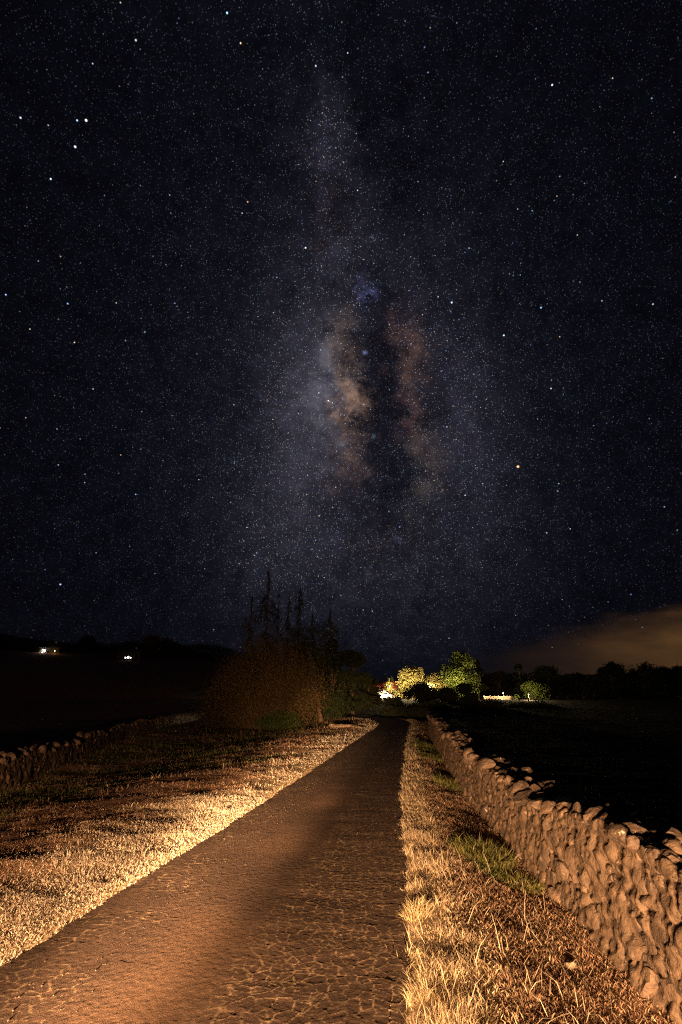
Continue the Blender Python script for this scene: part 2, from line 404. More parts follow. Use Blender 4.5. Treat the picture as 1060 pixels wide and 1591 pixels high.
big_ = MR(noise(co, 1.1, 5, .6, tree=t), .3, .7, .78, 1.2, tree=t)
c1 = VM('SCALE', r.outputs[0], tree=t); t.links.new(big_, c1.node.inputs['Scale'])
m1 = t.nodes.new('ShaderNodeMix'); m1.data_type = 'RGBA'; t.links.new(ad.outputs['Fac'], m1.inputs[0]); t.links.new(c1, m1.inputs[6]); m1.inputs[7].default_value = (.18, .11, .07, 1)
m2 = t.nodes.new('ShaderNodeMix'); m2.data_type = 'RGBA'; t.links.new(ac.outputs['Fac'], m2.inputs[0]); t.links.new(m1.outputs[2], m2.inputs[6]); m2.inputs[7].default_value = (.55, .40, .25, 1)
t.links.new(m2.outputs[2], b.inputs['Base Color'])
bn = t.nodes.new('ShaderNodeBump'); bn.inputs['Strength'].default_value = .9; bn.inputs['Distance'].default_value = .006
t.links.new(noise(co, 110, 4, .7, tree=t), bn.inputs['Height']); t.links.new(bn.outputs[0], b.inputs['Normal'])
dust_and_light = .75 * np.exp(-((RC + .08) / .30) ** 2) * sstep(fbm(RX, RY, .7, 3, 95), -.35, .2)  # sandy centre band; its paler colour also paints light on the hump
me = fast_mesh('road', np.stack([RX, RY, RZ], -1).reshape(-1, 3), grid_faces(nc, len(ry)), M_road, True, quads=True,
               attrs={'crack': (crk * 1.0).ravel(), 'dust_and_light': dust_and_light.ravel()})
obj('road', me, kind='structure', label='narrow lane of cracked tarmac running away between grass and wall')
def road_z(x, y):
    c = (x - xL(y)) / (xR(y) - xL(y)) * 2 - 1; return big(x, y) + .030 * (1 - c * c) - .005

# grit on the tarmac
n = 1300; gyy = 3 + 13 * RNG.random(n) ** 1.7; cc = RNG.uniform(-.98, .98, n); gxx = xL(gyy) + (cc + 1) / 2 * (xR(gyy) - xL(gyy))
rad = .0022 + .0042 * RNG.random(n) ** 3 + .0002 * gyy
octv = np.array([[1, 0, 0], [0, 1, 0], [-1, 0, 0], [0, -1, 0], [0, 0, 1], [0, 0, -.4]]); octf = np.array([[0, 1, 4], [1, 2, 4], [2, 3, 4], [3, 0, 4], [1, 0, 5], [2, 1, 5], [3, 2, 5], [0, 3, 5]])
V = octv[None] * rad[:, None, None] * RNG.uniform(.6, 1.3, (n, 6, 1)); V[..., 0] += gxx[:, None]; V[..., 1] += gyy[:, None]; V[..., 2] += (road_z(gxx, gyy) + rad * .4)[:, None]
T = octf[None] + (np.arange(n) * 6)[:, None, None]
M_grit = mat('grit', (.12, .085, .06), 1)
obj('gravel', fast_mesh('gravel', V.reshape(-1, 3), T.reshape(-1, 3), M_grit), kind='stuff', label='loose grit scattered over the tarmac', cat='grit')

# ------------------------------------------------------------------ grass
def blades(x, y, h, w, lean, col, curl=.5, yaw=None, z=None, jitter=.25):
    n = len(x); z = terrain(x, y) - .004 if z is None else z
    a = RNG.uniform(0, 2 * np.pi, n) if yaw is None else yaw
    dx, dy = np.cos(a), np.sin(a); th = lean
    p = RNG.uniform(0, 2 * np.pi, n); sx, sy = np.cos(p) * w / 2, np.sin(p) * w / 2
    V = np.zeros((n, 5, 3))
    m = .55
    mx_, mz = np.sin(th) * h * m, np.cos(th) * h * m
    th2 = th + curl * RNG.uniform(.3, 1.6, n); tx, tz = mx_ + np.sin(th2) * h * (1 - m), mz + np.cos(th2) * h * (1 - m)
    tz = np.maximum(tz, .006)
    for i, (s, ex, ez) in enumerate(((-1, 0, 0), (1, 0, 0), (-.75, mx_, mz), (.75, mx_, mz), (0, tx, tz))):
        V[:, i, 0] = x + dx * ex + s * sx; V[:, i, 1] = y + dy * ex + s * sy; V[:, i, 2] = z + ez
    T = np.array([[0, 1, 3], [0, 3, 2], [2, 3, 4]])[None] + (np.arange(n) * 5)[:, None, None]
    C = np.repeat(col[:, None], 5, 1)
    return V.reshape(-1, 3), T.reshape(-1, 3), C.reshape(-1, 3)
def merge(lst):
    V = []; T = []; C = []; o = 0
    for v, t_, c in lst: V.append(v); T.append(t_ + o); C.append(c); o += len(v)
    return np.concatenate(V), np.concatenate(T), np.concatenate(C)
def tone(x, y, dark=1.0):
    g, r = turf_tone(x, y); n = len(x); k = RNG.random((n, 1))
    pale = PALE * k + STRAW * (1 - k)
    rust = RUST * k * 1.5 + STRAW * .55 * (1 - k)
    green = GREEN * (1 - k) + np.array([.19, .21, .07]) * k
    pick = RNG.random(n); lft = (xL(y) - x > -.2)[:, None]; pale = np.where(lft, pale * np.array([1.08, 1.16, 1.35]), pale)
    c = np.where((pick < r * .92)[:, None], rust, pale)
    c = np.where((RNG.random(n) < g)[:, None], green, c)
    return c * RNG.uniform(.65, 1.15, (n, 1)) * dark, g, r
lst = []
n = 60000; y = 2.7 + 7.5 * RNG.random(n) ** 1.2; d = RNG.uniform(-.02, 2.2, n) * RNG.random(n) ** .4; x = xL(y) - d; keep = np.abs(x) < y * .8 + .6; x, y = x[keep], y[keep]; n = len(x); c, g, r = tone(x, y)
lst.append(blades(x, y, RNG.uniform(.012, .04, n), .0035 + .0007 * y, RNG.uniform(.5, 1.5, n), c, .4))
# left turf: short matted dry grass in clumps
for (y0, y1, dmax, dn, h0, w0) in ((.6, 2.6, 5, 1800, .025, .006), (2.6, 6.5, 6, 6200, .019, .0042), (6.5, 11, 8, 3400, .022, .0066), (11, 19, 10, 1400, .030, .011), (19, 32, 14, 430, .05, .021), (32, 50, 19, 170, .065, .037)):
    area = (y1 - y0) * dmax; n = int(area * dn); y = RNG.uniform(y0, y1, n); d = RNG.uniform(-.09, dmax, n); x = xL(y) - d
    keep = (hash2(x * 0, y * 0, 1) < 2) & (np.abs(x) < y * .80 + 1.6) & (fbm(x, y, 7, 2, 17) + RNG.uniform(-.4, .5, n) > -.18)
    keep &= (d > .11 * fbm(x, y, 2.9, 3, 6) - .01) & ((fbm(x * .6, y, 1.3, 3, 57) > -.06) | (RNG.random(n) < .3)) & (RNG.random(n) < np.where(d < 2.5, 1, .62))
    x, y = x[keep], y[keep]; n = len(x); c, g, r = tone(x, y)
    cl = sstep(fbm(x, y, 5, 2, 19), -.3, .45)
    hump_ = sstep(fbm(x * .8, y, 3.2, 3, 83), .02, .30); tuf = sstep(fbm(x, y, 1.7, 3, 87), .12, .34)
    h = h0 * np.exp(RNG.normal(size=n) * .45) * (.55 + .9 * cl + 1.3 * tuf) * (1 + .5 * g); w = w0 * RNG.uniform(.4, 1.1, n)
    c = c * (1 - .35 * sstep(fbm(x * .8, y, 2.1, 3, 85), .0, .25))[:, None]
    lst.append(blades(x, y, h, w, RNG.uniform(.3, 1.5, n), c, .9, z=terrain(x, y) - .004 + .022 * hump_ * np.clip((xL(y) - x) * 3, 0, 1)))
V, T, C = merge(lst); nleft = len(T)
obj('grass', fast_mesh('grass_left', V, T, M_grass, False, C), kind='stuff', label='short dry grass on the left of the lane', cat='grass')
lst = []
n = 90000; y = 2.8 + 9 * RNG.random(n) ** 1.25; d = RNG.uniform(.3, 1.9, n); x = xR(y) + d; keep = x < xW(y) + .04; x, y = x[keep], y[keep]; n = len(x); c, g, r = tone(x, y)
lst.append(blades(x, y, RNG.uniform(.015, .055, n), .003 + .0008 * y, RNG.uniform(.3, 1.4, n), c, .7))
for (y0, y1, dn, h0, w0) in ((.6, 2.8, 2600, .07, .005), (2.8, 5, 9500, .062, .0030), (5, 8, 6000, .064, .0044), (8, 13, 3000, .07, .0075), (13, 22, 1050, .095, .016), (22, 44, 420, .10, .028)):
    n = int((y1 - y0) * 1.9 * dn); y = RNG.uniform(y0, y1, n); d = RNG.uniform(-.16, 1.85, n); x = xR(y) + d
    edge_ = .20 * fbm(x * 0, y, 1.9, 4, 61, .65)
    keep = (x < xW(y) + .06) & (d > edge_ - .03) & (fbm(x, y, 6, 2, 27) + RNG.uniform(-.4, .5, n) > -.16)
    x, y, d = x[keep], y[keep], d[keep]; n = len(x); c, g, r = tone(x, y)
    cl = sstep(fbm(x, y, 4.5, 2, 29), -.3, .45)
    tall = np.where(d < .45, 1.0, np.where(d < .9, .62, .42)) * (1 + 1.0 * g)
    h = h0 * tall * RNG.uniform(.45, 1.5, n) * (.5 + 1.0 * cl); w = w0 * RNG.uniform(.5, 1.1, n)
    lst.append(blades(x, y, h, w, RNG.uniform(.1, 1.1, n) ** .9, c, .9))
# long thin stalks near the camera
n = 420; y = 2.9 + 4.2 * RNG.random(n) ** 1.3; x = xR(y) + RNG.uniform(0, 1.25, n); c, g, r = tone(x, y)
c = PALE * RNG.uniform(.6, 1.1, (n, 1)); lst.append(blades(x, y, RNG.uniform(.10, .26, n), np.full(n, .0032), RNG.uniform(.3, 1.3, n), c, .7))
V, T, C = merge(lst)
obj('grass', fast_mesh('grass_right', V, T, M_grass, False, C), kind='stuff', label='long straw-coloured grass on the verge below the right wall', cat='grass')

def tuft(x, y, n, spread, h, w, cols, name, label, cat, group=None, lean=(.1, .9), yaw=None, hadd=0):
    base = terrain(np.array([x]), np.array([y]))[0]
    a = RNG.uniform(0, 6.28, n); rr = spread * RNG.random(n) ** .6; px = np.cos(a) * rr; py = np.sin(a) * rr * 1.3
    z = terrain(x + px, y + py) - base - .01 + hadd
    k = RNG.random((n, 1)); c = np.array(cols[0]) * (1 - k) + np.array(cols[1]) * k
    V, T, C = blades(px, py, h * RNG.uniform(.4, 1.2, n), w * RNG.uniform(.6, 1.1, n), RNG.uniform(*lean, n), c, .9, z=z, yaw=a + RNG.uniform(-.9, .9, n) if yaw is None else yaw)
    return obj(name, fast_mesh(name, V, T, M_grass, False, C), label=label, cat=cat, group=group, loc=(x, y, base))
GRN = ((.05, .06, .018), (.30, .28, .09))
tuft(1.62, 6.75, 1500, .34, .15, .008, GRN, 'grass_tuft', 'largest green grass tuft on the verge, at the foot of the stone wall', 'grass tuft')
tuft(1.82, 6.0, 700, .20, .10, .007, GRN, 'grass_tuft', 'dark green tuft hard against the wall just in front of the largest green tuft', 'grass tuft')
tuft(2.34, 11.9, 900, .36, .21, .014, GRN, 'grass_tuft', 'small upright green tuft halfway along the verge near the wall foot', 'grass tuft')
tuft(2.75, 16.5, 900, .50, .16, .022, GRN, 'grass_tuft', 'low green tuft farthest down the verge, in a long green patch', 'grass tuft')
tuft(3.1, 20.0, 900, .60, .16, .028, GRN, 'grass_tuft', 'flat green patch of grass on the verge beyond the other tufts', 'grass tuft')
STR = ((.45, .34, .18), (.85, .72, .44))
tuft(.40, 4.30, 480, .13, .12, .0055, STR, 'grass_tuft', 'pale dry tuft leaning out over the right edge of the tarmac', 'grass tuft', lean=(.4, 1.4))
tuft(.52, 3.85, 420, .12, .11, .0050, STR, 'grass_tuft', 'pale dry tuft on the tarmac edge nearest the camera', 'grass tuft', lean=(.4, 1.4))
tuft(.62, 5.0, 420, .10, .12, .006, STR, 'grass_tuft', 'bright straw tuft on the right tarmac edge beyond the leaning tuft', 'grass tuft')

# ------------------------------------------------------------------ stones
import bmesh
def stone_mesh(name, seed, m, flat=.8, sub=3):
    r = np.random.default_rng(seed); bm = bmesh.new(); bmesh.ops.create_icosphere(bm, subdivisions=sub, radius=1)
    P = np.array([v.co[:] for v in bm.verts]); nn = r.normal(size=(11, 3)); nn /= np.linalg.norm(nn, axis=1)[:, None]
    d = r.uniform(.55, .95, 11); dot = P @ nn.T
    rad = np.min(np.where(dot > .15, d / np.maximum(dot, .15), 9), axis=1); rad = np.minimum(rad, 1.08)
    P2 = P * rad[:, None] * .98
    nz = fbm(P2[:, 0] * 1.0 + seed, P2[:, 1] + P2[:, 2] * .7, 2.2, 3, seed) * .16 - np.abs(fbm(P2[:, 2] + seed, P2[:, 0] - P2[:, 1] * .6, 3.5, 3, seed + 4)) * .28
    P2 = P2 * (1 + nz)[:, None]
    for v, p in zip(bm.verts, P2): v.co = p
    me = bpy.data.meshes.new(name); bm.to_mesh(me); bm.free(); me.materials.append(m)
    me.polygons.foreach_set('use_smooth', np.zeros(len(me.polygons), bool)); return me
def stone_mat(name, dark, light, lichen=(.62, .55, .40), la=.66):
    m = bpy.data.materials.new(name); m.use_nodes = True; t = m.node_tree; b = t.nodes['Principled BSDF']
    b.inputs['Roughness'].default_value = .72; b.inputs['Specular IOR Level'].default_value = .45
    g = t.nodes.new('ShaderNodeNewGeometry').outputs['Position']; oi = t.nodes.new('ShaderNodeObjectInfo').outputs['Random']
    r = t.nodes.new('ShaderNodeValToRGB'); r.color_ramp.elements[0].position = .3; r.color_ramp.elements[1].position = .72
    r.color_ramp.elements[0].color = (*dark, 1); r.color_ramp.elements[1].color = (*light, 1)
    t.links.new(noise(g, 11, 7, .7, tree=t), r.inputs[0])
    sc_ = VM('SCALE', r.outputs[0], tree=t); t.links.new(MR(oi, 0, 1, .62, 1.35, 'LINEAR', tree=t), sc_.node.inputs['Scale'])
    lk = MR(noise(g, 16, 5, .6, tree=t, dist=.6), la, la + .04, 0, .85, tree=t)
    mm = t.nodes.new('ShaderNodeMix'); mm.data_type = 'RGBA'; t.links.new(lk, mm.inputs[0]); t.links.new(sc_, mm.inputs[6]); mm.inputs[7].default_value = (*lichen, 1)
    t.links.new(mm.outputs[2], b.inputs['Base Color'])
    nrm = None
    for s, k, dd in ((14, .7, .03), (55, .6, .012), (170, .4, .004)):
        bn = t.nodes.new('ShaderNodeBump'); bn.inputs['Strength'].default_value = k; bn.inputs['Distance'].default_value = dd
        t.links.new(noise(g, s, 4, .65, tree=t), bn.inputs['Height'])
        if nrm is not None: t.links.new(nrm, bn.inputs['Normal'])
        nrm = bn.outputs[0]
    t.links.new(nrm, b.inputs['Normal']); return m
M_stone = stone_mat('basalt_stone', (.042, .028, .020), (.18, .120, .078))
M_earth = stone_mat('wall_earth', (.040, .027, .018), (.155, .102, .064), la=.70)
SM = [stone_mesh('stone', 100 + i, M_stone) for i in range(16)]
def pack(U0, U1, S, rfun, tries, seed):
    """random rubble: circles of falling size that hardly overlap on the unrolled wall"""
    r = np.random.default_rng(seed); P = np.zeros((0, 3))
    for k in (1.0, .8, .62, .48, .36, .26):
        n = int(tries * (.35 / k)); u = r.uniform(U0, U1, n); s = r.uniform(.02, S, n); rad = rfun(u, s) * k * r.uniform(.9, 1.1, n)
        for a, b_, c in zip(u, s, rad):
            if len(P):
                dd = (P[:, 0] - a) ** 2 + ((P[:, 1] - b_) * 1.15) ** 2
                if (dd < (.83 * (P[:, 2] + c)) ** 2).any(): continue
            P = np.vstack([P, (a, b_, c)])
    return P
def make_wall(path, side, H, top, cat_label, label, seed, step, smax, u0, u1, tries, rad, name='dry_stone_wall', nobj=300):
    path = np.array(path, float); seg = np.hypot(*np.diff(path, axis=0).T); L = np.concatenate([[0], np.cumsum(seg)])
    def P(u): return np.interp(u, L, path[:, 0]), np.interp(u, L, path[:, 1])
    def Nn(u):
        x0, y0 = P(u - .3); x1, y1 = P(u + .3); dx, dy = x1 - x0, y1 - y0; l = np.hypot(dx, dy) + 1e-9; dx /= l; dy /= l
        return dx, dy, -dy * side, dx * side        # tangent, outward normal (towards the lane)
    def hh(u): return H * (1 + .10 * vn(u, u * 0, .35, seed) * 2 + .07 * vn(u, u * 0, 1.3, seed + 1) * 2)
    def surf(u, s):
        x, y = P(u); tx, ty, nx, ny = Nn(u); h = hh(u); z0 = terrain(x, y)
        face = np.clip(s, 0, h); over = np.clip(s - h, 0, None)
        rnd = .10 * (sstep(s, h - .18, h + .12))
        inn = .13 * face / h + over; z = z0 - .08 + face + .0 - rnd * .6 - np.where(over > top, (over - top) * 0, 0)
        return x - nx * inn, y - ny * inn, z
    Lt = L[-1]
    root = bpy.data.objects.new(name, None); COL.objects.link(root); x0, y0 = P(max(u0, 0)); root.location = (x0, y0, 0)
    root['label'] = label; root['category'] = cat_label
    base = Vector((x0, y0, 0))
    # core
    us = np.arange(0, Lt, step); ss = np.concatenate([np.linspace(0, H, int(H / step)), np.linspace(H, H + top, int(top / step))[1:]])
    U, S_ = np.meshgrid(us, ss, indexing='ij'); X, Y, Z = surf(U, S_ / H * np.where(S_ < H, 1, 1) * hh(U) if False else S_)
    tx, ty, nx, ny = Nn(U)
    f1, f2 = worley(U * 4.6 + .5 * fbm(U, S_, 3, 2, seed + 5), S_ * 6.2 + .5 * fbm(U, S_, 3, 2, seed + 6), seed)
    rid = lambda f, k: 1 - 2.6 * np.abs(fbm(U + .15 * vn(U, S_, 4, k), S_ * 1.3, f, 3, k, .6))
    dsp = .050 * fbm(U, S_, 3.0, 4, seed + 3, .6) + .040 * fbm(U, S_, 9, 4, seed + 13, .7) - .050 * (1 - sstep(f2 - f1, .02, .16)) * sstep(fbm(U, S_, 2.6, 2, seed + 19), -.02, .12) + .012 + .030 * np.sqrt(np.clip(f2 - f1, 0, 1)) - .024 + .022 * rid(6, seed + 31) + .010 * rid(15, seed + 33) - .022
    isf = sstep(-S_, -H - .05, -H + .12); dsp = dsp * (step < .08 or 1)
    X += nx * dsp * isf; Y += ny * dsp * isf; Z += dsp * (1 - isf)
    # close the back
    Xb, Yb, Zb = X[:, -1] - nx[:, -1] * .12, Y[:, -1] - ny[:, -1] * .12, terrain(X[:, -1], Y[:, -1]) - .2
    X = np.concatenate([X, Xb[:, None]], 1); Y = np.concatenate([Y, Yb[:, None]], 1); Z = np.concatenate([Z, Zb[:, None]], 1)
    V = np.stack([X, Y, Z], -1).reshape(-1, 3) - np.array(base)
    obj('earth_core', fast_mesh('earth_core', V, grid_faces(*X.shape), M_earth, True, quads=True), root)
    # stones
    Q = pack(u0, u1, smax, rad, tries, seed)
    u, s, rr = Q.T; X, Y, Z = surf(u, s); tx, ty, nx, ny = Nn(u); h = hh(u)
    ontop = s > h - .04
    dist = np.hypot(X, Y) + .5; vis = (np.abs(X) < Y * .85 + .4) & (Y > 1)
    order = np.argsort(-(rr / dist) * np.where(vis, 1, .01)); r = np.random.default_rng(seed + 50)
    rest_v = []; rest_f = []; off = 0
    lowc = [np.array([v.co[:] for v in m_.vertices]) for m_ in LOW]; lowf = [np.array([p.vertices[:] for p in m_.polygons]) for m_ in LOW]
    for rank, i in enumerate(order):
        a = r.uniform(1.0, 1.5); b_ = r.uniform(.72, .98)
        if ontop[i]:
            nrm = Vector((nx[i] * .3 + r.normal() * .25, ny[i] * .3 + r.normal() * .25, 1)).normalized(); proud = r.uniform(-.05, .3) * rr[i]; thick = rr[i] * r.uniform(.5, .85)
        else:
            nrm = Vector((nx[i], ny[i], .16)).normalized(); nrm = (nrm + Vector(r.normal(size=3)) * .13).normalized(); thick = rr[i] * r.uniform(.35, .55); proud = -.28 * rr[i] + r.uniform(-.030, .010)
        tg = Vector((tx[i], ty[i], 0)); tg = (tg - nrm * tg.dot(nrm)).normalized(); tg = Matrix.Rotation(r.normal() * .35, 3, nrm) @ tg; bt = nrm.cross(tg)
        Rm = Matrix((tg, bt, nrm)).transposed(); Sm = Matrix.Diagonal((rr[i] * a, rr[i] * b_, thick))
        p = Vector((X[i], Y[i], Z[i])) + nrm * proud - base
        # own pose of the stone shape
        own = Matrix.Rotation(r.uniform(0, 6.28), 3, 'Z') if r.random() < .5 else Matrix.Rotation(math.pi * (r.random() < .5), 3, 'X')
        mw = Matrix.Translation(p) @ (Rm @ Sm @ own).to_4x4()
        if rank < nobj:
            o = bpy.data.objects.new('stone', SM[r.integers(len(SM))]); COL.objects.link(o); o.parent = root; o.matrix_local = mw
        else:
            k = r.integers(len(LOW)); A = np.array(mw); v = lowc[k] @ A[:3, :3].T + A[:3, 3]; rest_v.append(v); rest_f.append(lowf[k] + off); off += len(v)
    if rest_v:
        obj('far_stones', fast_mesh('far_stones', np.concatenate(rest_v), np.concatenate(rest_f), M_stone, True), root, kind='stuff')
    return root
LOW = [stone_mesh('stone_low', 300 + i, M_stone, sub=2) for i in range(8)]
ys = np.arange(-2, 47, .5)
wallR = make_wall(np.stack([xW(ys), ys], 1), 1, .88, .55, 'stone wall', 'long dry stone wall packed with earth along the right verge', 11, .022, 1.30, .6, 46, 9600,
                  lambda u, s: np.where(s > .85, .11, .145) * np.clip(1 + .012 * u, 1, 1.25))
lp = np.array([(-7.2, 2), (-7.6, 8), (-8.6, 14.1), (-9.7, 19.2), (-11.6, 27), (-13.3, 34), (-14.6, 45), (-15.6, 58), (-16.2, 72)])
wallL = make_wall(lp, -1, .82, .5, 'stone wall', 'dim tumbled stone wall across the field on the left', 23, .09, 1.25, 2, 70, 4200,
                  lambda u, s: np.full_like(u, .16))

M_rock = stone_mat('field_rock', (.17, .12, .08), (.40, .30, .20))
RM = [stone_mesh('rock', 500 + i, M_rock) for i in range(6)]
def rock(x, y, sx, sy, sz, rz, label, k, sink=.3, group=None, m_=None):
    z = float(terrain(np.array([x]), np.array([y]))[0])
    o = obj('rock', RM[k], label=label, cat='rock', group=group, loc=(x, y, z + sz * (1 - 2 * sink) * .8)); o.scale = (sx, sy, sz)
    if m_: o.material_slots[0].link = 'OBJECT'; o.material_slots[0].material = m_
    o.rotation_euler = (random.uniform(-.2, .2), random.uniform(-.2, .2), rz)
rock(1.60, 4.35, .06, .05, .035, .5, 'pale fist-sized rock lying in the verge grass near the wall foot', 0)
rock(1.98, 4.02, .11, .10, .12, 1.5, 'brown rounded rock leaning on the foot of the wall by the pale fist-sized rock', 1, m_=M_stone)
rock(.05, 33.0, .75, .35, .14, .3, 'largest flat rock slab in the grass beside the far lane edge', 2)
rock(1.0, 32.4, .50, .30, .10, -.3, 'low flat rock next to the slab and nearer the tarmac', 3)
rock(-.4, 34.8, .55, .3, .16, .1, 'rounded low rock behind the flat slab by the far lane edge', 4)

# ------------------------------------------------------------------ plants
def tube(pts, radii, k=5):
    pts = np.array(pts, float); V = []; n = len(pts)
    for i in range(n):
        d = pts[min(i + 1, n - 1)] - pts[max(i - 1, 0)]; d /= np.linalg.norm(d) + 1e-9
        a = np.cross(d, (0, 0, 1) if abs(d[2]) < .9 else (1, 0, 0)); a /= np.linalg.norm(a); b_ = np.cross(d, a)
        for j in range(k): th = 2 * math.pi * j / k; V.append(pts[i] + radii[i] * (a * math.cos(th) + b_ * math.sin(th)))
    Fc = []
    for i in range(n - 1):
        for j in range(k):
            p, q, r_2, s_ = i * k + j, i * k + (j + 1) % k, (i + 1) * k + (j + 1) % k, (i + 1) * k + j
            Fc += [(p, q, r_2), (p, r_2, s_)]
    return np.array(V), np.array(Fc)
def mergef(lst):
    V = []; T = []; o = 0
    for v, t_ in lst: V.append(v); T.append(t_ + o); o += len(v)
    return np.concatenate(V), np.concatenate(T)
def leafcloud(P, size, cols, r, droop=0):
    """one small bent leaf spray (two triangles) per point"""
    n = len(P); d = r.normal(size=(n, 3)); d[:, 2] -= droop; d /= np.linalg.norm(d, axis=1)[:, None]
    e = r.normal(size=(n, 3)); e -= d * (e * d).sum(1)[:, None]; e /= np.linalg.norm(e, axis=1)[:, None]
    s = size * r.uniform(.5, 1.3, (n, 1)); V = np.stack([P - d * s, P + e * s * .45, P + d * s, P - e * s * .45], 1)
    T = np.array([[0, 1, 2], [0, 2, 3]])[None] + (np.arange(n) * 4)[:, None, None]
    k = r.random((n, 1)); C = np.array(cols[0]) * (1 - k) + np.array(cols[1]) * k
    return V.reshape(-1, 3), T.reshape(-1, 3), np.repeat(C, 4, 0)
def tz(x, y): return float(terrain(np.array([float(x)]), np.array([float(y)]))[0])
def tree(name, x, y, h, w, n, size, cols, label, cat, seed, lobes=9, shape='round', trunk=True, group=None, base=.12, z=None):
    r = np.random.default_rng(seed); z = tz(x, y) if z is None else z
    root = bpy.data.objects.new(name, None); COL.objects.link(root); root.location = (x, y, z); root['label'] = label; root['category'] = cat
    if group: root['group'] = group
    C = []; 
    for i in range(lobes):
        a = r.uniform(0, 6.28); v = r.uniform(0, 1) if i else .9
        if shape == 'cone': env = (1 - v) * .8 + .05
        elif shape == 'bush': env = math.sqrt(max(0, 1 - (v * .95) ** 2)) * .75
        else: env = math.sin(math.pi * min(1, .18 + .78 * v)) * .72
        rad = w / 2 * env * r.uniform(.3, 1)
        lr = (w * .5) * r.uniform(.26, .46) * (1 if shape != 'cone' else .35 + .6 * (1 - v))
        C.append((math.cos(a) * rad, math.sin(a) * rad, h * (base + (1 - base) * v * .92), lr, lr * r.uniform(.6, .9)))
    C = np.array(C); C[:, 2] = np.minimum(C[:, 2], h - C[:, 4] * .8)
    wts = C[:, 3] ** 2; idx = r.choice(len(C), n, p=wts / wts.sum()); q = r.normal(size=(n, 3)); q /= np.linalg.norm(q, axis=1)[:, None]
    sh = r.uniform(.55, 1.12, (n, 1)); lump = 1 + .25 * np.sin(q[:, :1] * 5 + idx[:, None]) * np.cos(q[:, 1:2] * 6)
    n = len(idx); P = C[idx, :3] + q * sh * lump * np.stack([C[idx, 3], C[idx, 3], C[idx, 4]], 1); P[:, 2] = np.maximum(P[:, 2], .05)
    V, T, CC = leafcloud(P, size, cols, r)
    m = n // 4; id2 = r.choice(len(C), m, p=wts / wts.sum()); q = r.normal(size=(m, 3)); q /= np.linalg.norm(q, axis=1)[:, None]; P = C[id2, :3] + q * r.random((m, 1)) * .85 * np.stack([C[id2, 3], C[id2, 3], C[id2, 4]], 1)
    v2, t2, c2 = leafcloud(P, size * 2.3, cols, r); T = np.concatenate([T, t2 + len(V)]); V = np.concatenate([V, v2]); CC = np.concatenate([CC, c2])
    obj('crown', fast_mesh('crown', V, T, M_leaf, False, CC), root)
    if trunk:
        tb = [tube([(0, 0, -.3), (r.normal() * .1, r.normal() * .1, h * .35), (r.normal() * .2, r.normal() * .2, h * .8)], [h * .035, h * .022, h * .006], 6)]
        for c in C[:7]: tb.append(tube([(0, 0, h * r.uniform(.15, .4)), c[:3] * np.array([.5, .5, .85]), c[:3]], [h * .014, h * .009, h * .003], 4))
        V, T = mergef(tb); obj('trunk', fast_mesh('trunk', V, T, M_bark, True), root)
    return root
DK = ((.020, .026, .012), (.06, .07, .03)); GR = ((.05, .075, .015), (.15, .19, .04)); OL = ((.16, .15, .05), (.38, .33, .12))
